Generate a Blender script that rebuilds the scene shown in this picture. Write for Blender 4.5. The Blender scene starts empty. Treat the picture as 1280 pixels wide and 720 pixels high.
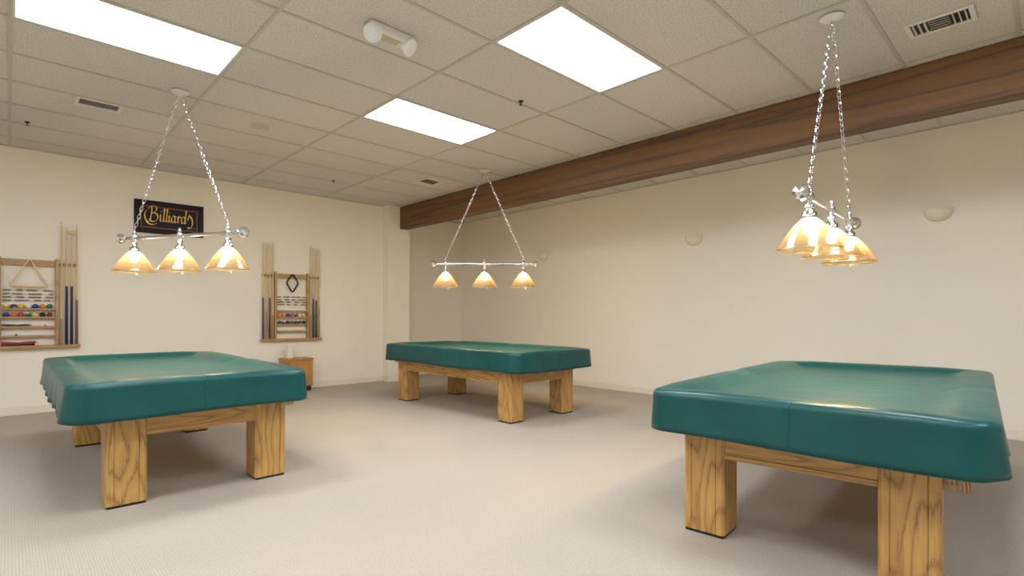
import bpy, bmesh, math, random
from mathutils import Vector, Matrix

random.seed(7)
sc = bpy.context.scene
COL = sc.collection
PI = math.pi

# ------------------------------------------------------------------ camera, world, exposure
CAM_H = 1.126
H = 2.994                      # ceiling height
YW, XW, YR = 7.908, 6.792, 8.30   # back wall, long wall, alcove wall
cam_d = bpy.data.cameras.new('camera')
cam_d.sensor_width = 36.0
cam_d.lens = 656.9 / 1280 * 36.0
cam_d.shift_x = (640 - 611.66) / 1280
cam_d.shift_y = (394.58 - 360) / 1280
cam_d.clip_start = 0.02
cam = bpy.data.objects.new('camera', cam_d)
COL.objects.link(cam)
cam.matrix_world = (Matrix.Translation((0, 0, CAM_H)) @ Matrix.Rotation(math.radians(47.568 - 90), 4, 'Z')
                    @ Matrix.Rotation(math.radians(90), 4, 'X') @ Matrix.Rotation(math.radians(0.144), 4, 'Z'))
sc.camera = cam
w = bpy.data.worlds.new('world'); sc.world = w; w.use_nodes = True
w.node_tree.nodes['Background'].inputs['Color'].default_value = (0.9, 0.9, 1, 1)
w.node_tree.nodes['Background'].inputs['Strength'].default_value = 0.1
sc.view_settings.view_transform = 'Standard'
sc.view_settings.look = 'None'
sc.view_settings.gamma = 1
sc.view_settings.use_curve_mapping = False
sc.view_settings.exposure = 0.87

PANEL = 9.6        # radiance of the ceiling light diffusers
BULB = 300.0       # radiance of the bulbs in the hanging lamps

# ------------------------------------------------------------------ materials
MATS = {}
def newmat(name):
    m = bpy.data.materials.new(name); m.use_nodes = True
    nt = m.node_tree; nt.nodes.clear()
    out = nt.nodes.new('ShaderNodeOutputMaterial')
    MATS[name] = m
    return m, nt, out
def N(nt, t, **kw):
    n = nt.nodes.new(t)
    for k, v in kw.items():
        if k in n.inputs: n.inputs[k].default_value = v
        else: setattr(n, k, v)
    return n
def L(nt, a, b): nt.links.new(a, b)
def rgba(c): return (c[0], c[1], c[2], 1)
def plain(name, col, rough=0.5, metal=0.0, var=0.0, scale=8.0, bump=0.0, bscale=60.0, spec=0.5, coat=0.0):
    m, nt, out = newmat(name)
    b = N(nt, 'ShaderNodeBsdfPrincipled', Roughness=rough, Metallic=metal)
    b.inputs['Specular IOR Level'].default_value = spec
    b.inputs['Coat Weight'].default_value = coat
    L(nt, b.outputs[0], out.inputs[0])
    tc = N(nt, 'ShaderNodeTexCoord')
    nz = N(nt, 'ShaderNodeTexNoise', Scale=scale, Detail=4.0)
    L(nt, tc.outputs['Object'], nz.inputs['Vector'])
    rp = N(nt, 'ShaderNodeMix', data_type='RGBA')
    rp.inputs[6].default_value = rgba([c * (1 - var) for c in col])
    rp.inputs[7].default_value = rgba([min(1, c * (1 + var)) for c in col])
    L(nt, nz.outputs[0], rp.inputs[0]); L(nt, rp.outputs[2], b.inputs['Base Color'])
    if bump:
        n2 = N(nt, 'ShaderNodeTexNoise', Scale=bscale, Detail=3.0)
        L(nt, tc.outputs['Object'], n2.inputs['Vector'])
        bp = N(nt, 'ShaderNodeBump', Strength=bump, Distance=0.01)
        L(nt, n2.outputs[0], bp.inputs['Height']); L(nt, bp.outputs[0], b.inputs['Normal'])
    return m
def emit(name, col, s):
    m, nt, out = newmat(name)
    e = N(nt, 'ShaderNodeEmission', Color=rgba(col), Strength=s)
    L(nt, e.outputs[0], out.inputs[0]); return m
def wood(name, axis, light, dark, rough=0.4, s=1.0, lines=9.0, stretch=0.12, coat=0.15):
    """contour lines of a noise stretched along the grain: cathedral figure"""
    m, nt, out = newmat(name)
    b = N(nt, 'ShaderNodeBsdfPrincipled', Roughness=rough)
    b.inputs['Coat Weight'].default_value = coat
    b.inputs['Coat Roughness'].default_value = 0.25
    L(nt, b.outputs[0], out.inputs[0])
    tc = N(nt, 'ShaderNodeTexCoord'); mp = N(nt, 'ShaderNodeMapping')
    sca = [5.0 * s] * 3; sca[axis] = 5.0 * s * stretch
    mp.inputs['Scale'].default_value = sca
    L(nt, tc.outputs['Object'], mp.inputs['Vector'])
    n1 = N(nt, 'ShaderNodeTexNoise', Scale=1.0, Detail=1.5, Roughness=0.4)
    L(nt, mp.outputs[0], n1.inputs['Vector'])
    mu = N(nt, 'ShaderNodeMath', operation='MULTIPLY'); mu.inputs[1].default_value = lines
    L(nt, n1.outputs[0], mu.inputs[0])
    mp2 = N(nt, 'ShaderNodeMapping'); s2 = [120.0 * s] * 3; s2[axis] = 5.0 * s
    mp2.inputs['Scale'].default_value = s2
    L(nt, tc.outputs['Object'], mp2.inputs['Vector'])
    n2 = N(nt, 'ShaderNodeTexNoise', Scale=1.0, Detail=2.0)
    L(nt, mp2.outputs[0], n2.inputs['Vector'])
    ad = N(nt, 'ShaderNodeMath', operation='MULTIPLY_ADD'); ad.inputs[1].default_value = 0.5
    L(nt, n2.outputs[0], ad.inputs[0]); L(nt, mu.outputs[0], ad.inputs[2])
    fr = N(nt, 'ShaderNodeMath', operation='FRACT'); L(nt, ad.outputs[0], fr.inputs[0])
    cr = N(nt, 'ShaderNodeValToRGB')
    e = cr.color_ramp.elements
    mid = [0.75 * a + 0.25 * d for a, d in zip(light, dark)]
    e[0].position = 0.0; e[0].color = rgba(dark)
    e[1].position = 1.0; e[1].color = rgba([0.35 * a + 0.65 * d for a, d in zip(light, dark)])
    a = e.new(0.16); a.color = rgba(mid)
    a = e.new(0.45); a.color = rgba(light)
    a = e.new(0.85); a.color = rgba(mid)
    L(nt, fr.outputs[0], cr.inputs[0])
    mx = N(nt, 'ShaderNodeMix', data_type='RGBA', blend_type='MULTIPLY')
    mx.inputs[0].default_value = 0.45
    L(nt, cr.outputs[0], mx.inputs[6]); L(nt, n2.outputs[0], mx.inputs[7])
    br = N(nt, 'ShaderNodeBrightContrast'); br.inputs['Bright'].default_value = 0.02
    L(nt, mx.outputs[2], br.inputs[0]); L(nt, br.outputs[0], b.inputs['Base Color'])
    bp = N(nt, 'ShaderNodeBump', Strength=0.12, Distance=0.004)
    L(nt, n2.outputs[0], bp.inputs['Height']); L(nt, bp.outputs[0], b.inputs['Normal'])
    return m

OAK_L, OAK_D = (0.76, 0.42, 0.105), (0.33, 0.14, 0.03)
oak_z = wood('oak_upright', 2, OAK_L, OAK_D, s=1.3, stretch=0.2)
oak_x = wood('oak_along_x', 0, OAK_L, OAK_D, s=1.6, stretch=0.16)
oak_y = wood('oak_along_y', 1, OAK_L, OAK_D, s=1.6)
beam_m = wood('beam_wood', 1, (0.22, 0.09, 0.016), (0.06, 0.021, 0.005), rough=0.6, s=1.0, lines=6, stretch=0.035, coat=0.0)
rack_m = wood('rack_wood', 2, (0.60, 0.36, 0.14), (0.36, 0.19, 0.065), s=2.5)
rackx_m = wood('rack_wood_flat', 0, (0.60, 0.36, 0.14), (0.36, 0.19, 0.065), s=2.5)
cab_m = wood('cabinet_wood', 2, (0.66, 0.31, 0.08), (0.40, 0.16, 0.04), s=1.5)
wall_m = plain('wall_paint', (0.895, 0.855, 0.765), 0.7, var=0.015, scale=2, bump=0.12, bscale=90)
trim_m = plain('trim_paint', (0.84, 0.79, 0.68), 0.5, var=0.01)
chrome = plain('chrome', (0.82, 0.82, 0.84), 0.12, 1.0)
white_plastic = plain('white_plastic', (0.80, 0.80, 0.76), 0.35, var=0.02)
fixture_white = plain('fixture_white', (0.78, 0.77, 0.73), 0.4, var=0.02)
black = plain('black_rubber', (0.012, 0.011, 0.01), 0.5)
dark_metal = plain('dark_metal', (0.03, 0.03, 0.03), 0.4, 0.6)
leather = plain('leather', (0.42, 0.20, 0.09), 0.55, var=0.2, scale=30, bump=0.2)
leather_l = plain('leather_fringe', (0.62, 0.36, 0.19), 0.6, var=0.2, scale=30)
black_lacq = plain('black_lacquer', (0.006, 0.006, 0.010), 0.4, spec=0.25)
gold = plain('gold_leaf', (0.85, 0.56, 0.10), 0.4, 0.1, var=0.12, scale=25)
red_line = plain('red_line', (0.33, 0.055, 0.02), 0.4)
gold_line = plain('dull_gold', (0.30, 0.19, 0.05), 0.45, 0.3)
ceramic = plain('sconce_ceramic', (0.84, 0.78, 0.64), 0.4, var=0.02)
panel_e = emit('lit_diffuser', (0.88, 0.95, 1.0), PANEL)
bulb_e = emit('lit_bulb', (1.0, 0.79, 0.46), BULB)
shaft_m = plain('cue_maple', (0.72, 0.52, 0.26), 0.35, var=0.08, scale=15)
brass = plain('brass', (0.5, 0.36, 0.14), 0.35, 0.8)

def tile_mat():
    m, nt, out = newmat('fissured_tile')
    b = N(nt, 'ShaderNodeBsdfPrincipled', Roughness=0.9); b.inputs['Specular IOR Level'].default_value = 0.1
    L(nt, b.outputs[0], out.inputs[0])
    ge = N(nt, 'ShaderNodeNewGeometry')
    n1 = N(nt, 'ShaderNodeTexNoise', Scale=95.0, Detail=4.0, Roughness=0.7)
    L(nt, ge.outputs['Position'], n1.inputs['Vector'])
    cr = N(nt, 'ShaderNodeValToRGB'); e = cr.color_ramp.elements
    e[0].position = 0.36; e[0].color = rgba((0.50, 0.475, 0.45)); e[1].position = 0.56; e[1].color = rgba((0.755, 0.73, 0.70))
    L(nt, n1.outputs[0], cr.inputs[0]); 
    oi = N(nt, 'ShaderNodeObjectInfo')
    hs = N(nt, 'ShaderNodeHueSaturation')
    mr = N(nt, 'ShaderNodeMapRange'); mr.inputs[3].default_value = 0.96; mr.inputs[4].default_value = 1.02
    L(nt, oi.outputs['Random'], mr.inputs[0]); L(nt, mr.outputs[0], hs.inputs['Value'])
    L(nt, cr.outputs[0], hs.inputs['Color']); L(nt, hs.outputs[0], b.inputs['Base Color'])
    bp = N(nt, 'ShaderNodeBump', Strength=0.35, Distance=0.004)
    L(nt, n1.outputs[0], bp.inputs['Height']); L(nt, bp.outputs[0], b.inputs['Normal'])
    return m
tile_m = tile_mat()
grid_m = plain('grid_steel', (0.53, 0.505, 0.455), 0.5, var=0.02)

def carpet_mat():
    m, nt, out = newmat('carpet')
    b = N(nt, 'ShaderNodeBsdfPrincipled', Roughness=0.95); b.inputs['Specular IOR Level'].default_value = 0.05
    b.inputs['Sheen Weight'].default_value = 0.15
    L(nt, b.outputs[0], out.inputs[0])
    tc = N(nt, 'ShaderNodeTexCoord')
    wv = N(nt, 'ShaderNodeTexWave', Scale=26.0, Distortion=1.2, Detail=2.0)
    wv.inputs['Detail Scale'].default_value = 3.0
    L(nt, tc.outputs['Object'], wv.inputs['Vector'])
    n1 = N(nt, 'ShaderNodeTexNoise', Scale=130.0, Detail=3.0)
    L(nt, tc.outputs['Object'], n1.inputs['Vector'])
    n2 = N(nt, 'ShaderNodeTexNoise', Scale=1.4, Detail=3.0)
    L(nt, tc.outputs['Object'], n2.inputs['Vector'])
    ad = N(nt, 'ShaderNodeMath', operation='MULTIPLY_ADD'); L(nt, wv.outputs['Fac'], ad.inputs[0]); ad.inputs[1].default_value = 0.2; L(nt, n1.outputs[0], ad.inputs[2])
    ha = N(nt, 'ShaderNodeMath', operation='MULTIPLY'); ha.inputs[1].default_value = 0.78; L(nt, ad.outputs[0], ha.inputs[0])
    cr = N(nt, 'ShaderNodeValToRGB'); e = cr.color_ramp.elements
    e[0].position = 0.2; e[0].color = rgba((0.34, 0.29, 0.235)); e[1].position = 0.85; e[1].color = rgba((0.56, 0.495, 0.42))
    L(nt, ha.outputs[0], cr.inputs[0])
    mx = N(nt, 'ShaderNodeMix', data_type='RGBA', blend_type='MULTIPLY'); mx.inputs[0].default_value = 0.25
    cr2 = N(nt, 'ShaderNodeValToRGB'); e = cr2.color_ramp.elements
    e[0].position = 0.3; e[0].color = rgba((0.8, 0.8, 0.8)); e[1].position = 0.7; e[1].color = (1, 1, 1, 1)
    L(nt, n2.outputs[0], cr2.inputs[0])
    L(nt, cr.outputs[0], mx.inputs[6]); L(nt, cr2.outputs[0], mx.inputs[7]); L(nt, mx.outputs[2], b.inputs['Base Color'])
    bp = N(nt, 'ShaderNodeBump', Strength=0.5, Distance=0.006)
    L(nt, ha.outputs[0], bp.inputs['Height']); L(nt, bp.outputs[0], b.inputs['Normal'])
    return m
carpet_m = carpet_mat()

def vinyl_mat():
    m, nt, out = newmat('green_vinyl')
    b = N(nt, 'ShaderNodeBsdfPrincipled', Roughness=0.33)
    b.inputs['Specular IOR Level'].default_value = 0.4
    L(nt, b.outputs[0], out.inputs[0])
    tc = N(nt, 'ShaderNodeTexCoord')
    n1 = N(nt, 'ShaderNodeTexNoise', Scale=3.0, Detail=4.0)
    L(nt, tc.outputs['Object'], n1.inputs['Vector'])
    cr = N(nt, 'ShaderNodeValToRGB'); e = cr.color_ramp.elements
    e[0].position = 0.3; e[0].color = rgba((0.0003, 0.058, 0.058)); e[1].position = 0.75; e[1].color = rgba((0.0006, 0.084, 0.082))
    L(nt, n1.outputs[0], cr.inputs[0]); L(nt, cr.outputs[0], b.inputs['Base Color'])
    n2 = N(nt, 'ShaderNodeTexNoise', Scale=260.0, Detail=2.0)
    L(nt, tc.outputs['Object'], n2.inputs['Vector'])
    n3 = N(nt, 'ShaderNodeTexNoise', Scale=7.0, Detail=2.0)
    L(nt, tc.outputs['Object'], n3.inputs['Vector'])
    bp = N(nt, 'ShaderNodeBump', Strength=0.08, Distance=0.002); L(nt, n2.outputs[0], bp.inputs['Height'])
    bq = N(nt, 'ShaderNodeBump', Strength=0.35, Distance=0.012); L(nt, n3.outputs[0], bq.inputs['Height'])
    L(nt, bp.outputs[0], bq.inputs['Normal']); L(nt, bq.outputs[0], b.inputs['Normal'])
    return m
vinyl_m = vinyl_mat()

def shade_mat():
    m, nt, out = newmat('amber_glass')
    tr = N(nt, 'ShaderNodeBsdfTransparent', Color=rgba((0.82, 0.745, 0.63)))
    tl = N(nt, 'ShaderNodeBsdfTranslucent', Color=rgba((0.50, 0.43, 0.32)))
    gl = N(nt, 'ShaderNodeBsdfGlossy', Color=rgba((0.9, 0.85, 0.78)), Roughness=0.12)
    df = N(nt, 'ShaderNodeBsdfDiffuse', Color=rgba((0.45, 0.37, 0.28)))
    m1 = N(nt, 'ShaderNodeMixShader'); m1.inputs[0].default_value = 0.07
    m2 = N(nt, 'ShaderNodeMixShader'); m2.inputs[0].default_value = 0.07
    m3 = N(nt, 'ShaderNodeMixShader'); m3.inputs[0].default_value = 0.2
    L(nt, tr.outputs[0], m1.inputs[1]); L(nt, tl.outputs[0], m1.inputs[2])
    L(nt, m1.outputs[0], m2.inputs[1]); L(nt, df.outputs[0], m2.inputs[2])
    L(nt, m2.outputs[0], m3.inputs[1]); L(nt, gl.outputs[0], m3.inputs[2])
    L(nt, m3.outputs[0], out.inputs[0]); return m
shade_m = shade_mat()

# ------------------------------------------------------------------ mesh helpers
def box(bm, x0, x1, y0, y1, z0, z1, bev=0.0, seg=1):
    vs = [bm.verts.new((x, y, z)) for x in (x0, x1) for y in (y0, y1) for z in (z0, z1)]
    q = [(0, 1, 3, 2), (4, 6, 7, 5), (0, 4, 5, 1), (2, 3, 7, 6), (0, 2, 6, 4), (1, 5, 7, 3)]
    fs = [bm.faces.new([vs[i] for i in f]) for f in q]
    if bev:
        es = list({e for f in fs for e in f.edges})
        bmesh.ops.bevel(bm, geom=es, offset=bev, segments=seg, affect='EDGES', profile=0.5)
def lathe(bm, prof, n=24, c=(0, 0, 0), mat=None, caps=True):
    M = mat or Matrix.Identity(4)
    rings = []
    for r, z in prof:
        if r < 1e-5: rings.append([bm.verts.new(M @ Vector((c[0], c[1], c[2] + z)))])
        else: rings.append([bm.verts.new(M @ Vector((c[0] + r * math.cos(2*PI*i/n), c[1] + r * math.sin(2*PI*i/n), c[2] + z))) for i in range(n)])
    for a, b in zip(rings, rings[1:]):
        for i in range(n):
            j = (i + 1) % n
            if len(a) == 1 and len(b) == 1: continue
            if len(a) == 1: bm.faces.new((a[0], b[j], b[i]))
            elif len(b) == 1: bm.faces.new((a[i], a[j], b[0]))
            else: bm.faces.new((a[i], a[j], b[j], b[i]))
    if caps:
        if len(rings[0]) > 1: bm.faces.new(rings[0][::-1])
        if len(rings[-1]) > 1: bm.faces.new(rings[-1])
def axis_mat(p, d):
    d = Vector(d).normalized()
    q = Vector((0, 0, 1)).rotation_difference(d)
    return Matrix.Translation(p) @ q.to_matrix().to_4x4()
def rod(bm, p, q, r, r2=None, n=10):
    p, q = Vector(p), Vector(q)
    lathe(bm, [(r, 0), (r if r2 is None else r2, (q - p).length)], n, mat=axis_mat(p, q - p))
def tube(bm, pts, r, n=8, closed=False):
    pts = [Vector(p) for p in pts]; K = len(pts); rings = []
    up = Vector((0, 0, 1))
    for i, p in enumerate(pts):
        if closed: t = (pts[(i + 1) % K] - pts[i - 1]).normalized()
        else: t = (pts[min(i + 1, K - 1)] - pts[max(i - 1, 0)]).normalized()
        a = t.cross(up)
        if a.length < 0.05: a = t.cross(Vector((0, 1, 0)))
        a.normalize(); b = t.cross(a)
        rings.append([bm.verts.new(p + r * (math.cos(2*PI*k/n) * a + math.sin(2*PI*k/n) * b)) for k in range(n)])
    for i in range(K if closed else K - 1):
        A, B = rings[i], rings[(i + 1) % K]
        for k in range(n):
            bm.faces.new((A[k], A[(k + 1) % n], B[(k + 1) % n], B[k]))
    if not closed:
        bm.faces.new(rings[0][::-1]); bm.faces.new(rings[-1])
def obj(name, bm, mats, parent=None, smooth=False, recalc=True):
    if recalc: bmesh.ops.recalc_face_normals(bm, faces=bm.faces)
    me = bpy.data.meshes.new(name); bm.to_mesh(me); bm.free()
    for m in (mats if isinstance(mats, (list, tuple)) else [mats]): me.materials.append(m)
    if smooth:
        for p in me.polygons: p.use_smooth = True
        if smooth != 'all':
            me.set_sharp_from_angle(angle=math.radians(40))
    o = bpy.data.objects.new(name, me); COL.objects.link(o)
    if parent: o.parent = parent
    return o
def bo(name, dims, mat, parent=None, bev=0.0, seg=1):
    bm = bmesh.new(); box(bm, *dims, bev=bev, seg=seg)
    return obj(name, bm, mat, parent)
def tag(o, label, cat, group=None):
    o['label'] = label; o['category'] = cat
    if group: o['group'] = group
    return o
def thing(name, label, cat, loc=(0, 0, 0), rz=0.0, group=None):
    o = bpy.data.objects.new(name, None); COL.objects.link(o)
    o.empty_display_size = 0.1
    o.location = loc; o.rotation_euler = (0, 0, rz)
    return tag(o, label, cat, group)
def struct(o, label=None):
    o['kind'] = 'structure'
    if label: o['label'] = label
    return o

# ------------------------------------------------------------------ setting
X_MIN, Y_MIN = -4.0, -4.0
struct(bo('floor', (X_MIN - .1, XW + .1, Y_MIN - .1, YR + .1, -0.1, 0.0), carpet_m), 'beige loop pile carpet with fine ribs over the floor')
ZT = H + 0.25
struct(bo('wall_left', (X_MIN, 4.75, YW, YW + 0.5, 0, ZT), wall_m), 'cream painted wall carrying the sign and cue racks')
struct(bo('wall_alcove', (5.18, XW, YR, YR + 0.1, 0, ZT), wall_m), 'short cream wall set back behind the column')
struct(bo('wall_right', (XW, XW + 0.1, Y_MIN, YR + 0.1, 0, ZT), wall_m), 'long cream painted wall with three bowl sconces')
struct(bo('wall_back', (X_MIN, XW, Y_MIN - 0.1, Y_MIN, 0, ZT), wall_m), 'cream painted wall closing the room')
struct(bo('wall_side', (X_MIN - 0.1, X_MIN, Y_MIN - .1, YW + 0.5, 0, ZT), wall_m), 'cream painted side wall of the room')
struct(bo('wall_column', (4.75, 5.18, 7.73, YR + 0.1, 0, ZT), wall_m, bev=0.006), 'cream painted column under the end of the beam')
def baseboard(name, dims, label):
    struct(bo(name, dims, trim_m, bev=0.004), label)
baseboard('baseboard_left', (X_MIN, 4.738, YW - 0.014, YW, 0, 0.095), 'low cream baseboard along the wall of the cue racks')
baseboard('baseboard_right', (XW - 0.014, XW, Y_MIN, YR - 0.014, 0, 0.095), 'low cream baseboard along the long wall')
baseboard('baseboard_alcove', (5.19, XW - 0.014, YR - 0.014, YR, 0, 0.095), 'low cream baseboard in the alcove')
bm = bmesh.new()
box(bm, 4.738, 5.192, 7.718, 7.73, 0, 0.095); box(bm, 4.738, 4.75, 7.73, YW, 0, 0.095)
box(bm, 5.18, 5.192, 7.73, YR - 0.014, 0, 0.095)
struct(obj('baseboard_column', bm, trim_m), 'low cream baseboard around the column')

# ceiling: slab, grid runners and every tile
GX, GY, X0, Y0 = 1.2192, 0.6096, 0.0016, 4.4705
ceil = struct(bo('ceiling', (X_MIN, XW + .1, Y_MIN, YR + .1, H + 0.12, H + 0.3), fixture_white), 'suspended ceiling of pale fissured tiles in a metal grid')
lights = [(0, -1), (2, -1), (2, -4), (0, -4), (2, -7), (0, -7), (-2, -1), (-2, -4), (-2, -7)]  # panels past the visible ones repeat their spacing unseen, added to light the room
lights += [(0, -10), (2, -10)]
i0, i1 = math.floor((X_MIN - X0) / GX), math.ceil((XW - X0) / GX)
j0, j1 = math.floor((Y_MIN - Y0) / GY), math.ceil((YR - Y0) / GY)
G = 0.012
for i in range(i0, i1 + 1):
    x = X0 + i * GX
    if X_MIN < x < XW:
        bo('grid_runner', (x - G, x + G, Y_MIN, YR, H, H + 0.035), grid_m, ceil)
for j in range(j0, j1 + 1):
    y = Y0 + j * GY
    if Y_MIN < y < YR:
        for i in range(i0, i1):
            xa, xb = max(X_MIN, X0 + i * GX + G), min(XW, X0 + (i + 1) * GX - G)
            if xb > xa + .02: bo('cross_tee', (xa, xb, y - G, y + G, H, H + 0.03), grid_m, ceil)
tile_mesh = {}
for i in range(i0, i1):
    for j in range(j0, j1):
        if (i, j) in lights: continue
        xa, xb = max(X_MIN, X0 + i * GX + 0.004), min(XW, X0 + (i + 1) * GX - 0.004)
        ya, yb = max(Y_MIN, Y0 + j * GY + 0.004), min(YR, Y0 + (j + 1) * GY - 0.004)
        if xb - xa < 0.03 or yb - ya < 0.03: continue
        key = (round(xb - xa, 3), round(yb - ya, 3))
        if key not in tile_mesh:
            o = bo('ceiling_tile', (0, xb - xa, 0, yb - ya, 0.006, 0.02), tile_m, ceil)
            tile_mesh[key] = o.data
        else:
            o = bpy.data.objects.new('ceiling_tile', tile_mesh[key]); COL.objects.link(o); o.parent = ceil
        o.location = (xa, ya, H)
# perimeter angle
for nm, d in (('wall_angle', (X_MIN, 4.75, YW - 0.022, YW, H - 0.002, H + 0.03)), ('wall_angle', (XW - 0.022, XW, Y_MIN, YR, H - 0.002, H + 0.03)),
              ('wall_angle', (5.18, XW, YR - 0.022, YR, H - 0.002, H + 0.03))):
    bo(nm, d, grid_m, ceil)

# lit ceiling panels
LL = {(0, -1): 'large lit fluorescent panel in the ceiling next to the lamp near the sign',
      (2, -1): 'lit fluorescent panel in the ceiling beyond the sprinkler toward the column',
      (2, -4): 'lit fluorescent panel in the ceiling between the emergency light and the beam'}
for (i, j) in lights:
    xa, ya = X0 + i * GX, Y0 + j * GY
    t = thing('ceiling_light', LL.get((i, j), 'unseen lit panel added in the ceiling over the open end of the room'), 'light panel',
              (xa + GX / 2, ya + GY / 2, H), group='fluorescent ceiling panels')
    hx, hy = GX / 2 - G, GY / 2 - G
    bm = bmesh.new()
    f = 0.014
    box(bm, -hx, hx, -hy, -hy + f, 0.001, 0.03); box(bm, -hx, hx, hy - f, hy, 0.001, 0.03)
    box(bm, -hx, -hx + f, -hy + f, hy - f, 0.001, 0.03); box(bm, hx - f, hx, -hy + f, hy - f, 0.001, 0.03)
    obj('frame', bm, fixture_white, t)
    bo('diffuser', (-hx + f, hx - f, -hy + f, hy - f, 0.008, 0.012), panel_e, t)
    bo('housing', (-hx, hx, -hy, hy, 0.03, 0.10), fixture_white, t)

# wooden beam
bm = bmesh.new(); box(bm, 4.97, 5.13, Y_MIN, 7.73, 2.615, H - 0.001, bev=0.008, seg=2)
tag(obj('ceiling_beam', bm, beam_m), 'long dark stained wooden beam running under the ceiling to the column', 'beam')

# ------------------------------------------------------------------ pool tables and covers
TOPZ, HEM = 0.756, 0.545
LW, LL_, LEG = 1.035, 2.14, 0.205        # leg span across, along, leg width
def leg_section(wd, ch=0.014, g=0.004):
    """square with chamfered corners and two grooves on every face"""
    h = wd / 2; pts = []
    side = [(-h + ch, 0), (-h + 0.038, 0), (-h + 0.041, g), (-h + 0.044, 0), (h - 0.044, 0), (h - 0.041, g), (h - 0.038, 0), (h - ch, 0)]
    for k in range(4):
        a = k * PI / 2; c, s = math.cos(a), math.sin(a)
        for (u, d) in side:
            x, y = u, -h + d
            pts.append((c * x - s * y, s * x + c * y))
    return pts
def extrude_poly(bm, pts, z0, z1):
    a = [bm.verts.new((x, y, z0)) for x, y in pts]; b = [bm.verts.new((x, y, z1)) for x, y in pts]
    n = len(pts)
    for i in range(n): bm.faces.new((a[i], a[(i + 1) % n], b[(i + 1) % n], b[i]))
    bm.faces.new(a[::-1]); bm.faces.new(b)
def make_table(loc, rz, label, low=()):
    t = thing('pool_table', label, 'pool table', loc, rz, 'covered pool tables')
    ox, oy = LW / 2 - LEG / 2, LL_ / 2 - LEG / 2
    for sx in (-1, 1):
        for sy in (-1, 1):
            bm = bmesh.new(); extrude_poly(bm, leg_section(LEG), 0.016, 0.60)
            # legs are modelled about their own axis so that each shows its own figure
            lg = obj('leg', bm, oak_z, t); lg.location = (sx * ox, sy * oy, 0); lg.rotation_euler[2] = random.choice((0, 1, 2, 3)) * PI / 2
            bo('foot', (-LEG/2 + .006, LEG/2 - .006, -LEG/2 + .006, LEG/2 - .006, 0, 0.017), black, lg, bev=0.003)
    for s in (-1, 1):
        for nm, ax, m in (('end_apron', 0, oak_x), ('side_apron', 1, oak_y)):
            bm = bmesh.new()
            half = (ox if ax == 0 else oy) - LEG / 2
            off = s * ((oy if ax == 0 else ox) + LEG / 2 - 0.028)
            def bx(a, b, d0, d1, z0, z1, bev):
                if ax == 0: box(bm, a, b, off + d0, off + d1, z0, z1, bev)
                else: box(bm, off + d0, off + d1, a, b, z0, z1, bev)
            bx(-half, half, -0.012, 0.012, 0.43, 0.60, 0.002)
            bx(-half, half, -0.018, 0.018, 0.405, 0.432, 0.003)
            obj(nm, bm, m, t)
    bo('bed', (-LW/2 + .01, LW/2 - .01, -LL_/2 + .01, LL_/2 - .01, 0.60, 0.68), oak_y, t)
    W2, L2 = 0.585, 1.20
    for s in (-1, 1):
        bo('side_rail', (s*W2 - (0.05 if s > 0 else 0), s*W2 + (0.05 if s < 0 else 0), -L2 + .085, L2 - .085, 0.675, 0.714), oak_y, t, bev=0.012, seg=2)
        bo('end_rail', (-W2 + .10, W2 - .10, s*L2 - (0.08 if s > 0 else 0), s*L2 + (0.08 if s < 0 else 0), 0.675, 0.714), oak_x, t, bev=0.012, seg=2)
    for sx in (-1, 1):
        for yy in (-1.03, 0, 1.03):
            px, py = sx * 0.545, yy * 0.95
            r, zt, zb = 0.060, 0.68, dict(low).get((sx, round(yy)), 0.53)
            bm = bmesh.new()
            tube(bm, [(px + r*math.cos(2*PI*k/20), py + r*math.sin(2*PI*k/20), zt) for k in range(20)], 0.008, 6, True)
            tube(bm, [(px + r*.9*math.cos(2*PI*k/20), py + r*.9*math.sin(2*PI*k/20), zb + .04) for k in range(20)], 0.006, 6, True)
            for k in range(10):           # crossing leather straps
                for d in (-1, 1):
                    tube(bm, [(px + (r + .002*d) * (1 - .1*q) * math.cos(2*PI*k/10 + d*q*0.9), py + (r + .002*d) * (1 - .1*q) * math.sin(2*PI*k/10 + d*q*0.9),
                               zt + (zb + .04 - zt) * q) for q in (0, .25, .5, .75, 1)], 0.0055, 5)
            pk = obj('pocket', bm, leather, t, smooth=True)
            bm = bmesh.new()
            for k in range(22):
                a = 2*PI*k/22
                rod(bm, (px + r*.9*math.cos(a), py + r*.9*math.sin(a), zb + .04), (px + r*.98*math.cos(a), py + r*.98*math.sin(a), zb - .012 + random.uniform(-.008, .008)), 0.0045, 0.006, 5)
            obj('fringe', bm, leather_l, pk, smooth=True)
    return t
def rr(hx, hy, r, nc=9, nx=18, ny=34):
    r = max(0.004, min(r, hx - .002, hy - .002)); out = []
    for k, (cx, cy, n) in enumerate(((hx - r, hy - r, nx), (-hx + r, hy - r, ny), (-hx + r, -hy + r, nx), (hx - r, -hy + r, ny))):
        a0 = k * PI / 2
        for q in range(nc): 
            a = a0 + (PI / 2) * q / (nc - 1)
            out.append((cx + r * math.cos(a), cy + r * math.sin(a)))
        # straight run to the next corner
        nxt = [(-hx + r, hy), (-hx, -hy + r), (hx - r, -hy), (hx, hy - r)][k]
        p = out[-1]
        for q in range(1, n): out.append((p[0] + (nxt[0] - p[0]) * q / n, p[1] + (nxt[1] - p[1]) * q / n))
    return out
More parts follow.
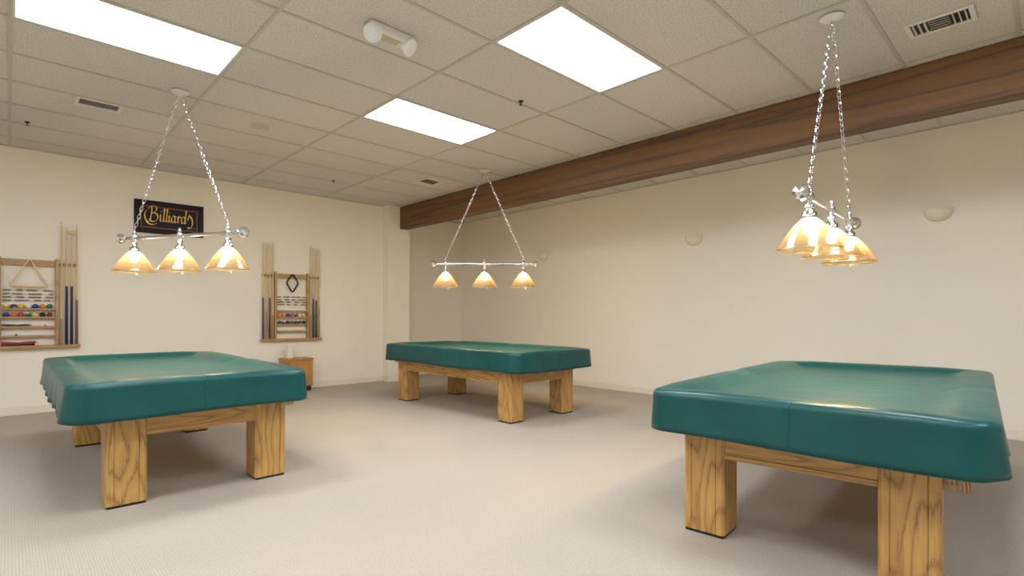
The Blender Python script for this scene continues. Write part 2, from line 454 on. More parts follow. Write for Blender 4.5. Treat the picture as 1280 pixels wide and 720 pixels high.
def make_cover(loc, rz, label, seed, fold, W=1.33, LN=2.52, r=0.12, hem=HEM):
    """fold: function (x,y) -> fold strength on the skirt"""
    rnd = random.Random(seed); ph = [rnd.uniform(0, 6.28) for _ in range(8)]
    hx, hy = W / 2, LN / 2
    t = thing('table_cover', label, 'table cover', loc, rz, 'fitted vinyl covers on the pool tables')
    bm = bmesh.new(); rings = []
    base = rr(hx, hy, r)
    tops = [(0.62, -0.046), (0.45, -0.046), (0.30, -0.044), (0.235, -0.042), (0.195, -0.034), (0.165, -0.020), (0.135, -0.006), (0.105, 0.0), (0.05, 0.0), (0.025, -0.003), (0.010, -0.010), (0.002, -0.022), (0.0, -0.035)]
    for d, dz in tops:
        pts = rr(hx - d, hy - d, max(r - d * 0.7, 0.03))
        ring = []
        for (x, y) in pts:
            z = TOPZ + dz + 0.003 * math.sin(3.1 * x + ph[0]) * math.sin(2.3 * y + ph[1])
            # soft hollows in the corners of the rim where the pockets are
            for sx in (-1, 1):
                for sy in (-1, 0, 1):
                    q = math.hypot(x - sx * (hx - .10), y - sy * (hy - .10)) / 0.10
                    if d < 0.2: z -= 0.010 * math.exp(-q * q)
            ring.append(bm.verts.new((x, y, z)))
        rings.append(ring)
    sk = [0.06, 0.10, 0.14, 0.175, 1.0]
    zs = [TOPZ - 0.06, TOPZ - 0.095, TOPZ - 0.13, TOPZ - 0.165]
    s = 0.0; arc = []
    for k, p in enumerate(base):
        arc.append(s); q = base[(k + 1) % len(base)]; s += math.hypot(q[0] - p[0], q[1] - p[1])
    for lv in range(7):
        u = (lv + 1) / 7.0
        ring = []
        for k, (x, y) in enumerate(base):
            a, b = base[k - 1], base[(k + 1) % len(base)]
            n = Vector((b[1] - a[1], a[0] - b[0])).normalized()
            if n.dot(Vector((x, y))) < 0: n = -n
            fs = fold(x / hx, y / hy)
            off = -0.002 + 0.014 * u + u * fs * 0.013 * (math.sin(arc[k] * 18 + ph[2]) + 0.6 * math.sin(arc[k] * 33 + ph[3]))
            off += 0.004 * u * math.sin(arc[k] * 6 + ph[4])
            hz = hem + 0.006 * math.sin(arc[k] * 4.2 + ph[5]) + 0.005 * fs * math.sin(arc[k] * 18 + ph[2] + 1)
            z = (TOPZ - 0.035) * (1 - u) + hz * u
            ring.append(bm.verts.new((x + n.x * off, y + n.y * off, z)))
        rings.append(ring)
    n = len(base)
    bm.faces.new(rings[0])
    for A, B in zip(rings, rings[1:]):
        for k in range(n): bm.faces.new((A[k], B[k], B[(k + 1) % n], A[(k + 1) % n]))
    end = [v.co.copy() for v in rings[-1]]
    # stitched hem and seams
    prof = {sgn: [min((v.co for v in ring), key=lambda c: abs(c.x) + (0 if c.y * sgn > 0 else 9)).copy() for ring in rings[8:]] for sgn in (-1, 1)}
    sheet = obj('sheet', bm, vinyl_m, t, smooth='all')
    md = sheet.modifiers.new('thickness', 'SOLIDIFY'); md.thickness = 0.003; md.offset = 1
    bm = bmesh.new(); tube(bm, [e + Vector((0, 0, -0.001)) for e in end], 0.0032, 6, True)
    obj('hem', bm, vinyl_m, t, smooth='all')
    for sgn in (-1, 1):
        bm = bmesh.new(); tube(bm, [c + Vector((0, 0.002 * sgn, 0.001)) for c in prof[sgn]], 0.004, 6)
        obj('seam', bm, vinyl_m, t, smooth='all')
    return t
def smooth01(a, b, x):
    q = max(0, min(1, (x - a) / (b - a))); return q * q * (3 - 2 * q)
TA = ((0.927, 4.78, 0), math.radians(0))
TB = ((4.358, 4.94, 0), math.radians(0))
TC = ((3.745, 0.925, 0), math.radians(-90 + 4.5))
make_table(*TA, 'golden oak pool table beneath the lamp hanging in front of the black sign', {(1, -1): 0.50})
make_table(*TB, 'golden oak pool table standing closest to the cream wall column')
make_table(*TC, 'golden oak pool table with leather fringed pocket showing, set crosswise to the others', {(1, -1): 0.448})
make_cover((0.885, 4.79, 0), 0, 'green vinyl cover with pleated side draped over the pool table near the sign', 3,
           lambda x, y: 0.6 * smooth01(-0.9, -1.0, x) + 0.1)
make_cover((4.352, 4.92, 0), 0, 'green vinyl cover fitted over the pool table beside the wall column', 5,
           lambda x, y: 0.15 + 0.4 * smooth01(0.95, 1.0, x), W=1.275)
make_cover((3.745, 0.90, 0), TC[1], 'dark green vinyl cover with warm lamp reflection over the pool table set crosswise', 9,
           lambda x, y: 0.08 + 0.6 * smooth01(0.9, 1.0, x))

# ------------------------------------------------------------------ hanging billiard lamps
def chain(bm, p, q, pitch=0.036):
    p, q = Vector(p), Vector(q); d = q - p; n = max(2, int(d.length / pitch)); M = axis_mat(p, d)
    st = d.length / n
    for k in range(n):
        a = (k % 2) * PI / 2 + 0.5
        pts = []
        for e in range(10):
            th = 2 * PI * e / 10
            u, zz = 0.0105 * math.cos(th), st * 0.5 + st * 0.72 * math.sin(th)
            pts.append(M @ Vector((u * math.cos(a), u * math.sin(a), k * st + zz)))
        tube(bm, pts, 0.0026, 5, True)
def make_lamp(x, y, ang, label, spread=0.5, bz=1.79):
    t = thing('billiard_lamp', label, 'hanging lamp', (x, y, bz), ang, 'three shade lamps over the pool tables')
    zc = H - bz
    bm = bmesh.new()
    lathe(bm, [(0.0, -0.028), (0.03, -0.028), (0.055, -0.014), (0.068, -0.004), (0.068, 0.0)], 28, (0, 0, zc))
    cn = obj('canopy', bm, fixture_white, t, smooth=True)
    bm = bmesh.new()
    for s in (-1, 1):
        tube(bm, [(s*.02 + .010*math.cos(2*PI*k/10), 0, zc - .034 + .012*math.sin(2*PI*k/10)) for k in range(10)], 0.003, 5, True)
    obj('hook', bm, chrome, cn, smooth=True)
    for s in (-1, 1):
        bm = bmesh.new(); chain(bm, (s*.02, 0, zc - .045), (s*spread, 0, 0.065))
        obj('chain', bm, chrome, t, smooth=True)
    bm = bmesh.new()
    rod(bm, (-spread - .11, 0, 0), (spread + .11, 0, 0), 0.0145, n=16)
    obj('bar', bm, chrome, t, smooth=True)
    for s in (-1, 1):
        bm = bmesh.new()       # fluted end knob
        M = axis_mat((s * (spread + .10), 0, 0), (s, 0, 0))
        lathe(bm, [(0.018, 0), (0.022, 0.006), (0.016, 0.014), (0.02, 0.022), (0.036, 0.036), (0.045, 0.056), (0.040, 0.074), (0.022, 0.090), (0, 0.095)], 10, mat=M)
        obj('end_knob', bm, chrome, t)
    for px in (-spread, 0, spread):
        bm = bmesh.new()
        lathe(bm, [(0.022, -0.02), (0.024, 0.0), (0.022, 0.02), (0.012, 0.026), (0.018, 0.036), (0.012, 0.046), (0.008, 0.056), (0.010, 0.064), (0, 0.072)], 16, (px, 0, 0))
        obj('finial', bm, chrome, t, smooth=True)
        bm = bmesh.new()
        lathe(bm, [(0.016, -0.018), (0.014, -0.035), (0.024, -0.042), (0.026, -0.056), (0.018, -0.062), (0.022, -0.075), (0.036, -0.086), (0.042, -0.112), (0.040, -0.118), (0.03, -0.118)], 18, (px, 0, 0), caps=True)
        ho = obj('shade_holder', bm, chrome, t, smooth=True)
        zb = -0.292
        pr = [(0.036, 0.176), (0.058, 0.158), (0.085, 0.126), (0.112, 0.090), (0.136, 0.052), (0.154, 0.020), (0.163, 0.004), (0.165, 0.0)]
        inner = [(r - 0.004, z - 0.001) for r, z in pr[::-1]]
        bm = bmesh.new(); lathe(bm, pr + inner, 40, (px, 0, zb), caps=False)
        sh = obj('shade', bm, shade_m, t, smooth='all')
        bm = bmesh.new(); tube(bm, [(px + .164*math.cos(2*PI*k/40), .164*math.sin(2*PI*k/40), zb) for k in range(40)], 0.0028, 6, True)
        obj('rim', bm, brass, sh, smooth=True)
        bm = bmesh.new()
        lathe(bm, [(0.0, -0.21), (0.014, -0.207), (0.026, -0.195), (0.030, -0.178), (0.026, -0.160), (0.016, -0.142), (0.014, -0.118)], 16, (px, 0, 0))
        obj('bulb', bm, bulb_e, ho, smooth=True)
        bm = bmesh.new()
        rod(bm, (px + .03, 0.0, -0.11), (px + .03, 0.0, -0.315), 0.002, n=6)
        lathe(bm, [(0, -0.335), (0.005, -0.330), (0.005, -0.315), (0, -0.310)], 8, (px + .03, 0, 0))
        obj('pull_chain', bm, chrome, ho, smooth=True)
    return t
AZ = math.radians(47.568)
Rv = Vector((math.sin(AZ), -math.cos(AZ))); Fv = Vector((math.cos(AZ), math.sin(AZ)))
def ang_of(ph):
    d = Rv * math.cos(ph) + Fv * math.sin(ph); return math.atan2(d.y, d.x)
make_lamp(1.055, 5.003, ang_of(math.radians(-17)), 'chrome bar lamp with three amber shades hanging in front of the black sign')
make_lamp(4.513, 5.031, ang_of(0), 'chrome bar lamp with three amber shades above the table by the column')
make_lamp(3.793, 0.982, ang_of(math.radians(45)), 'chrome bar lamp with three amber shades in line above the crosswise table')

# ------------------------------------------------------------------ cue racks on the back wall
RACK_Z = 0.745
def make_rack(xc, label):
    t = thing('cue_rack', label, 'cue rack', (xc, YW, RACK_Z), 0, 'wooden wall racks for cues')
    z = lambda v: v - RACK_Z
    hw = 0.46
    bo('base_shelf', (-hw, hw, -0.085, 0, 0, 0.032), rackx_m, t, bev=0.004)
    for s in (-1, 1):
        bo('post', (s*.245 - .016, s*.245 + .016, -0.06, 0, 0.032, z(1.765)), rack_m, t, bev=0.004)
    bo('top_rail', (-0.229, 0.229, -0.035, 0, z(1.675), z(1.745)), rackx_m, t, bev=0.004)
    for s in (-1, 1):
        arm = bo('cue_arm', (s*.345 - .084, s*.345 + .084, -0.03, 0, z(1.69), z(1.725)), rackx_m, t, bev=0.003)
        for k in range(4):
            bm = bmesh.new()
            x = s * (0.285 + 0.047 * k)
            tube(bm, [(x + .011*math.sin(a), -0.046 - .011*math.cos(a) + .0, z(1.708)) for a in [(-2.5 + 5.0*q/10) + PI for q in range(11)]], 0.0045, 6)
            obj('cue_clip', bm, dark_metal, arm, smooth=True)
    for zz in (1.19, 1.095, 0.988, 0.885):
        bm = bmesh.new()
        box(bm, -0.229, 0.229, -0.065, 0, z(zz) - .014, z(zz), 0.002)
        box(bm, -0.229, 0.229, -0.071, -0.065, z(zz) - .014, z(zz) + .008, 0.001)
        obj('ball_shelf', bm, rackx_m, t)
    for k, zz in enumerate((1.40, 1.358, 1.322, 1.285)):
        bm = bmesh.new(); rod(bm, (-.229, -.03, z(zz)), (.229, -.03, z(zz)), 0.0025, n=6)
        wr = obj('score_wire', bm, brass, t)
        rnd = random.Random(int(xc * 10) + k)
        bm = bmesh.new(); x = -0.21
        bead_m = bead_mats[k % 3]
        while x < 0.21:
            run = rnd.randint(4, 9)
            for q in range(run):
                if x > 0.21: break
                lathe(bm, [(0.003, -0.006), (0.0075, -0.004), (0.0075, 0.004), (0.003, 0.006)], 8, mat=axis_mat((x, -.03, z(zz)), (1, 0, 0))); x += 0.0135
            x += rnd.uniform(0.02, 0.06)
        obj('score_beads', bm, bead_m, wr, smooth=True)['kind'] = 'stuff'
    return t
bead_mats = [plain('bead_grey', (0.12, 0.11, 0.10), 0.4), plain('bead_brown', (0.20, 0.11, 0.06), 0.4), plain('bead_dark', (0.06, 0.055, 0.06), 0.4)]
RL, RR = 0.165, 3.155
make_rack(RL, 'wooden wall cue rack with a wooden ball triangle hung on its top rail')
make_rack(RR, 'wooden wall cue rack with a black diamond ball frame hung on its top rail')

def frame_rack(name, pts, w_, d, mat, loc, label, cat):
    """closed frame of square bars through pts in the x-z plane with rounded corners"""
    P = []
    n = len(pts)
    for k in range(n):
        a, b, c = Vector(pts[k-1]), Vector(pts[k]), Vector(pts[(k+1) % n])
        p0 = b + (a - b).normalized() * 0.03; p1 = b + (c - b).normalized() * 0.03
        for q in range(5):
            u = q / 4; P.append((1-u)**2 * p0 + 2*u*(1-u) * b + u*u * p1)
    bm = bmesh.new(); K = len(P); rings = []
    for k in range(K):
        tn = (P[(k+1) % K] - P[k-1]).normalized(); nn = Vector((-tn.y, tn.x))
        rings.append([bm.verts.new((P[k].x + nn.x*e, y, P[k].y + nn.y*e)) for e, y in ((-w_/2, 0), (w_/2, 0), (w_/2, -d), (-w_/2, -d))])
    for k in range(K):
        A, B = rings[k], rings[(k+1) % K]
        for q in range(4): bm.faces.new((A[q], A[(q+1) % 4], B[(q+1) % 4], B[q]))
    o = obj(name, bm, mat); o.location = loc
    return tag(o, label, cat)
frame_rack('ball_triangle', [(0, 0.31), (-0.168, 0), (0.168, 0)], 0.014, 0.035, shaft_m, (RL + 0.005, YW - 0.0352, 1.443),
           'pale wooden ball triangle hanging on the cue rack', 'ball rack')
frame_rack('ball_diamond', [(0, 0.29), (-0.092, 0.145), (0, 0), (0.092, 0.145)], 0.013, 0.035, black_lacq, (RR + 0.0, YW - 0.0352, 1.462),
           'black diamond shaped ball frame hanging on the cue rack', 'ball rack')

CLR = dict(yellow=(0.80, 0.58, 0.08), blue=(0.02, 0.05, 0.38), red=(0.60, 0.04, 0.025), purple=(0.09, 0.02, 0.18), orange=(0.85, 0.23, 0.03),
           green=(0.01, 0.16, 0.07), maroon=(0.22, 0.03, 0.02), black=(0.012, 0.012, 0.014), white=(0.85, 0.82, 0.74))
BM = {k: plain('ball_' + k, v, 0.12, coat=0.4) for k, v in CLR.items()}
def make_ball(x, z, col, striped, label, grp):
    bm = bmesh.new(); bmesh.ops.create_uvsphere(bm, u_segments=20, v_segments=14, radius=0.0286)
    if striped:
        for f in bm.faces:
            if abs(f.calc_center_median().z) > 0.016: f.material_index = 1
    o = obj('billiard_ball', bm, [BM[col], BM['white']], smooth='all')
    o.location = (x, YW - 0.0345, z + 0.0286)
    o.rotation_euler = (random.uniform(-.9, .9), random.uniform(-.7, .7), random.uniform(0, 6))
    tag(o, label, 'billiard ball', grp)
def ball_row(xc, z, cols, rack_txt, shelf_txt, grp, step=0.0585):
    n = len(cols); seen = {}
    for c in cols: seen[c] = seen.get(c, 0) + 1
    for k, c in enumerate(cols):
        if c is None: continue
        col, st = c
        what = 'white cue ball' if col == 'white' else (f'white billiard ball with {col} stripe' if st else f'solid {col} billiard ball')
        make_ball(xc + (k - (n - 1) / 2) * step, z, col, st, f'{what} on the {shelf_txt} ball shelf of the {rack_txt} rack', grp)
s_ = lambda c: (c, False)
t_ = lambda c: (c, True)
ball_row(RL - .005, 1.19, [t_('yellow'), t_('purple'), s_('yellow'), s_('white'), s_('blue'), s_('orange'), s_('green')], 'triangle', 'upper', 'balls in the triangle rack', 0.0615)
ball_row(RL - .005, 1.095, [s_('blue'), s_('orange'), s_('red'), t_('green'), t_('yellow'), s_('black'), s_('maroon')], 'triangle', 'lower', 'balls in the triangle rack', 0.0615)
ball_row(RR, 1.095, [s_('orange'), t_('orange'), s_('blue'), t_('red'), t_('blue'), s_('white'), s_('yellow')], 'diamond', 'upper', 'balls in the diamond rack', 0.0615)
ball_row(RR, 0.988, [s_('green'), t_('maroon'), s_('purple'), t_('green'), s_('maroon'), t_('black'), s_('black')], 'diamond', 'lower', 'balls in the diamond rack', 0.0615)

def make_cue(x, butt, wrap_z, label, grp, bridge=False, ln=1.41):
    t = thing('pool_cue', label, 'cue', (x, YW - 0.046, RACK_Z + 0.0325), 0, grp)
    bm = bmesh.new()
    lathe(bm, [(0.0, 0.0), (0.0125, 0.002), (0.0145, 0.01), (0.0130, wrap_z * .6), (0.0115, wrap_z)], 12)
    obj('butt', bm, butt, t, smooth=True)
    bm = bmesh.new(); lathe(bm, [(0.0115, wrap_z), (0.0100, wrap_z + (ln - wrap_z) * .4), (0.0068, ln - 0.03), (0.0066, ln - 0.025)], 12)
    obj('shaft', bm, shaft_m, t, smooth=True)
    bm = bmesh.new(); lathe(bm, [(0.0067, ln - 0.025), (0.0067, ln - 0.006)], 12); obj('ferrule', bm, BM['white'], t, smooth=True)
    bm = bmesh.new(); lathe(bm, [(0.0064, ln - 0.006), (0.006, ln - 0.001), (0, ln)], 12); obj('tip', bm, bead_mats[0], t, smooth=True)
    if bridge:
        bm = bmesh.new()
        box(bm, -0.035, 0.035, -0.008, 0.008, ln - 0.012, ln + 0.004, 0.003)
        for k in (-1, 0, 1): box(bm, k*.026 - .008, k*.026 + .008, -.008, .008, ln, ln + 0.018, 0.003)
        obj('bridge_head', bm, brass, t)
    return t
bt = dict(navy=plain('butt_navy', (0.012, 0.018, 0.06), 0.3), slate=plain('butt_slate', (0.06, 0.075, 0.10), 0.3), wine=plain('butt_wine', (0.13, 0.025, 0.03), 0.3),
          tan=plain('butt_tan', (0.42, 0.27, 0.13), 0.35, var=.1), brown=plain('butt_brown', (0.20, 0.09, 0.045), 0.35, var=.1), dark=plain('butt_dark', (0.05, 0.022, 0.012), 0.3), black=BM['black'])
gl, gr = 'cues in the triangle rack', 'cues in the diamond rack'
for x, b, wz, lb, g, br, ln in (
    (0.450, 'tan', 0.30, 'plain pale wooden cue next to the post of the triangle rack', gl, False, 1.42),
    (0.497, 'navy', 0.68, 'cue with long navy blue butt in the triangle rack', gl, False, 1.36),
    (0.544, 'navy', 0.68, 'bridge stick with navy blue handle and cross head in the triangle rack', gl, True, 1.31),
    (0.591, 'brown', 0.52, 'cue with brown butt at the outer end of the triangle rack', gl, False, 1.41),
    (-0.120, 'wine', 0.62, 'cue with wine red butt beside the post away from the sign in the triangle rack', gl, False, 1.41),
    (2.729, 'slate', 0.60, 'cue with slate grey butt at the sign end of the diamond rack', gr, False, 1.42),
    (2.776, 'tan', 0.40, 'plain tan cue between the grey butt and the wine butt in the diamond rack', gr, False, 1.41),
    (2.823, 'wine', 0.60, 'cue with wine red butt in the diamond rack', gr, False, 1.41),
    (2.870, 'tan', 0.35, 'plain tan cue next to the wine red butt and the post of the diamond rack', gr, False, 1.43),
    (3.440, 'tan', 0.35, 'plain tan cue beside the post away from the sign in the diamond rack', gr, False, 1.42),
    (3.487, 'dark', 0.60, 'cue with very dark brown butt in the diamond rack', gr, False, 1.40),
    (3.534, 'black', 0.58, 'cue with black butt in the diamond rack', gr, False, 1.39),
    (3.581, 'tan', 0.45, 'tan cue at the column end of the diamond rack', gr, False, 1.38)):
    make_cue(x, bt[b], wz, lb, g, br, ln)

# brushes, chalk and cloth on the shelves
def brush(name, x, z, ln, body, bristle, label, hh=0.018, bh=0.014):
    t = thing(name, label, 'brush', (x, YW - 0.034, z))
    bm = bmesh.new()
    K = 12
    prev = None
    pts = []
    for k in range(K + 1):
        u = k / K; xx = -ln/2 + ln*u
        pts.append((xx, 0, bh + hh * (0.55 + 0.45 * abs(math.cos(u * PI)))))
    low = [bm.verts.new((p[0], -0.018, bh)) for p in pts]; lob = [bm.verts.new((p[0], 0.018, bh)) for p in pts]
    tpf = [bm.verts.new((p[0], -0.013, p[2])) for p in pts]; tpb = [bm.verts.new((p[0], 0.013, p[2])) for p in pts]
    for k in range(K):
        for A, B in ((low, tpf), (tpf, tpb), (tpb, lob), (lob, low)):
            bm.faces.new((A[k], A[k+1], B[k+1], B[k]))
    bm.faces.new((low[0], tpf[0], tpb[0], lob[0])); bm.faces.new((low[K], lob[K], tpb[K], tpf[K]))
    obj('handle', bm, body, t)
    bm = bmesh.new(); box(bm, -ln/2 + .01, ln/2 - .01, -.015, .015, 0, bh, 0.002); obj('bristles', bm, bristle, t)
    return t
brush('table_brush', RL - 0.10, 0.988, 0.26, BM['black'], bead_mats[2], 'black curved table brush on a middle shelf of the triangle rack')
red_cloth = plain('red_cloth', (0.35, 0.015, 0.03), 0.7, var=.15, scale=30)
brush('table_brush', RL - 0.09, 0.778, 0.30, red_cloth, BM['black'], 'red topped black brush on the bottom shelf of the triangle rack', 0.028, 0.02)
for x, z, m, lb in ((RL + 0.14, 0.988, plain('chalk_pink', (0.6, 0.22, 0.22), 0.8), 'small pink chalk cube on a middle shelf of the triangle rack'),
                    (RL - 0.105, 0.885, plain('chalk_dark', (0.03, 0.03, 0.05), 0.8), 'small dark chalk cube on the lowest ball shelf of the triangle rack')):
    bm = bmesh.new(); box(bm, -.011, .011, -.011, .011, 0, .02, 0.002, 1); o = obj('chalk_cube', bm, m); o.location = (x, YW - .034, z); tag(o, lb, 'chalk')
bm = bmesh.new(); lathe(bm, [(0, 0), (0.012, 0.001), (0.013, 0.01), (0.010, 0.40), (0.006, 0.425), (0, 0.43)], 12, mat=axis_mat((-0.215, 0, 0.0135), (1, 0, 0)))
o = obj('white_rod', bm, BM['white'], smooth=True); o.location = (RR, YW - 0.034, 0.885); tag(o, 'slim white rod lying on the lowest ball shelf of the diamond rack', 'rod')

# ------------------------------------------------------------------ the sign
sg = thing('wall_sign', 'black framed sign with gold script lettering hanging on the wall', 'sign', (1.553, YW, 2.17))
SW, SH = 0.395, 0.42
bm = bmesh.new(); FW = 0.062
for (x0, x1, z0, z1) in ((-SW, SW, 0, FW), (-SW, SW, SH - FW, SH), (-SW, -SW + FW, FW, SH - FW), (SW - FW, SW, FW, SH - FW)):
    box(bm, x0, x1, -0.03, 0, z0, z1, 0.008, 2)
obj('frame', bm, black_lacq, sg)
bo('panel', (-SW + FW, SW - FW, -0.012, 0, FW, SH - FW), black_lacq, sg)
def border(ins, wd, mat, name):
    bm = bmesh.new(); x, z0, z1 = SW - ins, ins, SH - ins
    for (a, b, c, d) in ((-x, x, z0, z0 + wd), (-x, x, z1 - wd, z1), (-x, -x + wd, z0, z1), (x - wd, x, z0, z1)):
        box(bm, a, b, -0.0145, -0.0118, c, d)
    obj(name, bm, mat, sg)
border(0.068, 0.007, red_line, 'red_border'); border(0.080, 0.003, gold_line, 'gold_border')
def crom(pts, n=8):
    P = [Vector(p) for p in pts]; P = [2*P[0] - P[1]] + P + [2*P[-1] - P[-2]]; out = []
    for k in range(1, len(P) - 2):
        for q in range(n):
            u = q / n
            out.append(0.5 * ((2*P[k]) + (P[k+1] - P[k-1])*u + (2*P[k-1] - 5*P[k] + 4*P[k+1] - P[k+2])*u*u + (3*P[k] - P[k-1] - 3*P[k+1] + P[k+2])*u**3))
    out.append(P[-2]); return out
GLY = {
 'B': (1.75, [[(0.35, 1.75), (0.62, 2.02), (0.62, 1.4), (0.50, 0.6), (0.35, 0.0), (0.05, -0.18), (-0.2, 0.02)],
              [(0.10, 1.62), (0.55, 2.12), (1.15, 2.10), (1.30, 1.70), (1.05, 1.28), (0.62, 1.12)],
              [(0.62, 1.12), (1.25, 1.08), (1.50, 0.60), (1.25, 0.05), (0.75, -0.12), (0.35, 0.10), (0.42, 0.42)],
              [(-0.05, 1.45), (-0.35, 0.95), (-0.30, 0.30), (0.1, -0.38), (0.75, -0.55), (1.35, -0.32)]]),
 'i': (0.42, [[(0.02, 0.72), (0.16, 0.98), (0.08, 0.25), (0.16, 0.02), (0.36, 0.22)], [(0.17, 1.38), (0.24, 1.50)]]),
 'l': (0.42, [[(0.10, 1.55), (0.30, 1.88), (0.12, 0.25), (0.18, 0.02), (0.38, 0.22)]]),
 'a': (0.86, [[(0.56, 0.90), (0.28, 0.98), (0.04, 0.55), (0.08, 0.10), (0.28, 0.05), (0.52, 0.45), (0.62, 0.95)], [(0.62, 0.98), (0.52, 0.28), (0.60, 0.02), (0.82, 0.22)]]),
 'r': (0.62, [[(0.02, 0.72), (0.18, 0.98), (0.10, 0.02)], [(0.14, 0.55), (0.32, 0.95), (0.52, 0.92), (0.50, 0.74)]]),
 'd': (0.98, [[(0.56, 0.88), (0.28, 0.98), (0.04, 0.55), (0.08, 0.10), (0.28, 0.05), (0.52, 0.45), (0.62, 0.9)], [(0.62, 1.70), (0.80, 2.0), (0.56, 0.28), (0.62, 0.02), (0.82, 0.22)]]),
 's': (0.8, [[(0.0, 0.55), (0.22, 1.22), (0.55, 1.0), (0.72, 0.45), (0.62, -0.25), (0.25, -0.62), (0.02, -0.45)], [(0.22, 1.22), (0.28, 1.45)]])}
bm = bmesh.new(); nib = Vector((math.cos(math.radians(38)), math.sin(math.radians(38)))) * 0.105
pen = 0.0
total = sum(GLY[c][0] for c in 'Billiards')
sc_l = 0.52 / total
zoff = 0
for c in 'Billiards':
    adv, strokes = GLY[c]
    for st in strokes:
        P = crom(st, 7)
        L_, R_ = [], []
        for k, p in enumerate(P):
            tn = (P[min(k+1, len(P)-1)] - P[max(k-1, 0)]).normalized(); nn = Vector((-tn.y, tn.x))
            o = nib if nib.dot(nn) >= 0 else -nib
            o = nn * max(0.028, abs(nib.dot(nn)))
            def W(v): return (-0.252 + (pen + v.x) * sc_l, -0.0135 - 0.00002 * zoff, 0.165 + v.y * sc_l * 1.15)
            L_.append(bm.verts.new(W(p + o))); R_.append(bm.verts.new(W(p - o)))
        for k in range(len(P) - 1): bm.faces.new((L_[k], L_[k+1], R_[k+1], R_[k]))
        zoff += 1
    pen += adv
obj('lettering', bm, gold, sg)
bm = bmesh.new()
for k in range(5):     # little corner scroll
    a = k * 0.9
    tube(bm, [(0.245 + 0.012*k + .008*math.cos(q), -0.013, 0.108 + .006*k*(k % 2) + .007*math.sin(q)) for q in [i*.6 for i in range(9)]], 0.0012, 5)
obj('scroll_ornament', bm, gold_line, sg)

# ------------------------------------------------------------------ small cabinet and white box
cb = thing('side_cabinet', 'small wooden cabinet on black plinth standing against the wall', 'cabinet', (3.165, 7.74, 0))
bo('plinth', (-.18, .18, -.125, .145, 0, 0.075), black, cb)
bo('body', (-.20, .20, -.15, .15, 0.075, 0.465), cab_m, cb, bev=0.003)
bo('top', (-.21, .21, -.16, .155, 0.465, 0.487), cab_m, cb, bev=0.003)
bo('door', (-.185, .185, -.162, -.15, 0.09, 0.45), cab_m, cb, bev=0.003)
wb = thing('paper_dispenser', 'small white box standing on the wooden cabinet below the cue rack', 'box', (3.055, 7.72, 0.487))
bo('case', (-.042, .042, -.045, .045, 0, 0.19), white_plastic, wb, bev=0.012, seg=3)
bo('front_panel', (-.03, .03, -.0485, -.0445, 0.02, 0.165), BM['white'], wb, bev=0.001)
bo('lid', (-.036, .036, -.038, .038, 0.188, 0.2), white_plastic, wb, bev=0.005, seg=2)

# ------------------------------------------------------------------ ceiling fittings
def diffuser_vent(x, y, wx, wy, label, three=False):
    t = thing('ceiling_vent', label, 'vent', (x, y, H), group='ceiling air vents')
    f = 0.028
    bm = bmesh.new()
    for d in ((-wx - f, wx + f, -wy - f, -wy), (-wx - f, wx + f, wy, wy + f), (-wx - f, -wx, -wy, wy), (wx, wx + f, -wy, wy)):
        box(bm, *d, -0.006, 0.005, 0.002)
    obj('frame', bm, fixture_white, t)
    bo('duct_shadow', (-wx, wx, -wy, wy, 0.0035, 0.005), black, t)  # flat black sheet standing in for the shadow inside the opening
    def slat(x0, x1, y0, y1, tilt, ax):
        cx, cy = (x0 + x1) / 2, (y0 + y1) / 2
        bm = bmesh.new(); box(bm, x0 - cx, x1 - cx, y0 - cy, y1 - cy, -0.0008, 0.0008)
        o = obj('slat', bm, fixture_white, t); o.location = (cx, cy, -0.008)
        if ax == 0: o.rotation_euler[0] = tilt
        else: o.rotation_euler[1] = tilt
    if three:
        n = 3
        for k in range(n):
            yy = -wy + (k + .5) * wy * 0.62 / n; slat(-wx, wx, yy - .006, yy + .006, 0.8, 0)
            yy = wy - (k + .5) * wy * 0.62 / n; slat(-wx, wx, yy - .006, yy + .006, -0.8, 0)
        for k in range(5):
            xx = -wx + (k + .5) * 2 * wx / 5; slat(xx - .007, xx + .007, -wy * .36, wy * .36, -0.8, 1)
    else:
        n = max(4, int(wy * 2 / 0.03))
        for k in range(n):
            yy = -wy + (k + .5) * 2 * wy / n; slat(-wx, wx, yy - .005, yy + .005, 0.35, 0)
    return t
diffuser_vent(4.36, 0.535, 0.085, 0.14, 'white ceiling air vent with dark louvres in three directions beside the beam', True)
diffuser_vent(0.588, 5.80, 0.14, 0.075, 'narrow ceiling air vent with dark slot near the lamp by the sign')
diffuser_vent(4.33, 5.98, 0.12, 0.10, 'small ceiling air vent near the end of the beam at the column')
def sprinkler(x, y, label):
    t = thing('sprinkler_head', label, 'sprinkler', (x, y, H), group='sprinkler heads on the ceiling'); t.scale = (.7, .7, .7)
    bm = bmesh.new(); lathe(bm, [(0.03, 0.005), (0.034, 0), (0.03, -0.004), (0.012, -0.006), (0.010, -0.02), (0, -0.02)], 18); obj('collar', bm, dark_metal, t, smooth=True)
    bm = bmesh.new(); lathe(bm, [(0, -0.044), (0.022, -0.044), (0.022, -0.041), (0.004, -0.040), (0.004, -0.019)], 18); obj('deflector', bm, dark_metal, t, smooth=True)
sprinkler(3.292, 3.201, 'small dark sprinkler head between two lit ceiling panels')
sprinkler(0.128, 6.80, 'small dark sprinkler head on the ceiling above the triangle cue rack')
sprinkler(3.325, 6.85, 'small dark sprinkler head on the ceiling above the diamond cue rack')
t = thing('ceiling_speaker', 'flat round off white speaker cover on the ceiling between lamp and panels', 'speaker', (1.83, 5.375, H))
bm = bmesh.new(); lathe(bm, [(0.0, -0.008), (0.06, -0.008), (0.095, -0.005), (0.10, 0.006)], 36); obj('grille', bm, grid_m, t, smooth=True)
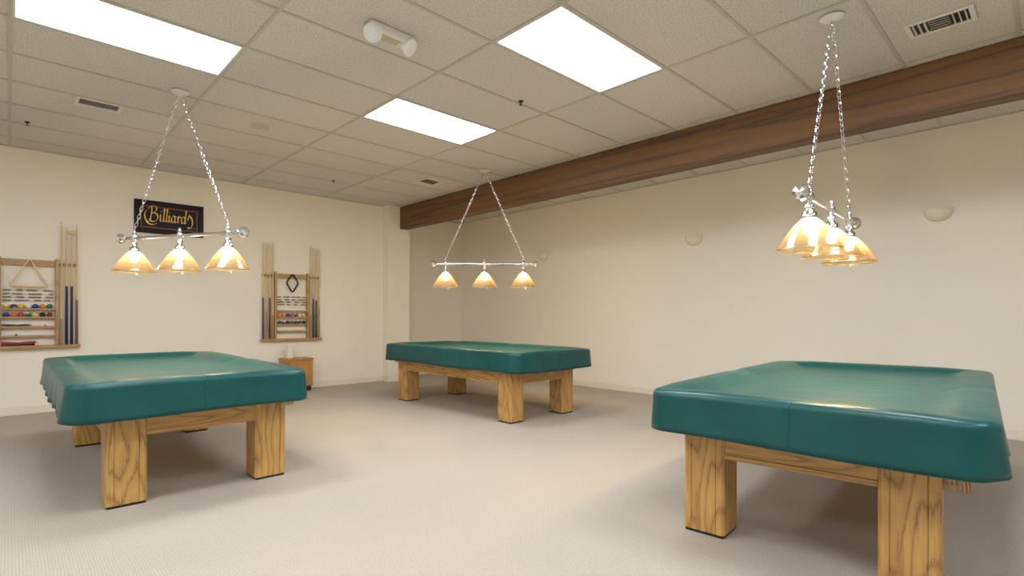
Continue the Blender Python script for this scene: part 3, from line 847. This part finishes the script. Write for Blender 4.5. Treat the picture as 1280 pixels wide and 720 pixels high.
bm = bmesh.new(); tube(bm, [(.099*math.cos(2*PI*k/36), .099*math.sin(2*PI*k/36), 0) for k in range(36)], 0.004, 6, True); obj('rim', bm, fixture_white, t, smooth=True)

em = thing('emergency_light', 'white emergency light with two lamp heads on the ceiling', 'emergency light', (1.845, 3.0, H))
bo('body', (-.165, .165, -.055, .055, -0.055, 0.0055), fixture_white, em, bev=0.012, seg=2)
bo('test_panel', (-.07, .07, -.035, .035, -0.058, -0.0545), plain('beige_panel', (0.56, 0.49, 0.36), 0.5), em, bev=0.001)
for s in (-1, 1):
    bm = bmesh.new()
    M = axis_mat((s * 0.135, -0.02, -0.06), (s * 0.35, -0.75, -0.62))
    lathe(bm, [(0.0, -0.045), (0.028, -0.04), (0.046, -0.02), (0.055, 0.012), (0.058, 0.02), (0.054, 0.023)], 28, mat=M)
    hd = obj('lamp_head', bm, white_plastic, em, smooth=True)
    bm = bmesh.new(); lathe(bm, [(0.054, 0.021), (0.045, 0.027), (0.02, 0.031), (0, 0.032)], 28, mat=M, caps=False)
    obj('lens', bm, plain('lens_white', (0.78, 0.80, 0.80), 0.15, coat=.3), hd, smooth=True)
    bm = bmesh.new(); rod(bm, (s*.135, -0.01, -0.03), (s*.135, -0.02, -0.055), 0.012); obj('swivel', bm, white_plastic, hd, smooth=True)

# ------------------------------------------------------------------ wall sconces
def sconce(y, label):
    t = thing('wall_sconce', label, 'sconce', (XW, y, 2.07), group='half bowl wall sconces')
    bm = bmesh.new(); R, Hh, n, m = 0.118, 0.118, 24, 9
    outer, inner = [], []
    for lv in range(m + 1):
        u = lv / m; rr_ = math.sin(u * PI / 2) ** 0.8; z = Hh * (1 - math.cos(u * PI / 2)) 
        ro, ri = max(R * rr_, 0.004), max(R * rr_ - 0.008, 0.002)
        outer.append([bm.verts.new((-ro * math.sin(PI * k / n) * 0.9, ro * math.cos(PI * k / n), z)) for k in range(n + 1)])
        inner.append([bm.verts.new((-ri * math.sin(PI * k / n) * 0.9, ri * math.cos(PI * k / n), z + (0.008 if lv < m else 0))) for k in range(n + 1)])
    for S in (outer, inner):
        for a, b in zip(S, S[1:]):
            for k in range(n): bm.faces.new((a[k], a[k+1], b[k+1], b[k]))
    for k in range(n): bm.faces.new((outer[-1][k], outer[-1][k+1], inner[-1][k+1], inner[-1][k]))
    obj('bowl', bm, ceramic, t, smooth=True)
    bo('back_plate', (-0.02, 0, -0.05, 0.05, 0.02, 0.10), fixture_white, t, bev=0.003)
    bm = bmesh.new(); lathe(bm, [(0.0, 0.03), (0.016, 0.03), (0.016, 0.06), (0.022, 0.085), (0, 0.10)], 14, (-0.05, 0, 0)); obj('unlit_bulb', bm, white_plastic, t, smooth=True)
sconce(0.842, 'cream half bowl sconce on the long wall near the lamp above the crosswise table')
sconce(3.352, 'cream half bowl sconce in the middle of the long wall')
sconce(6.04, 'cream half bowl sconce on the long wall behind the lamp near the column')
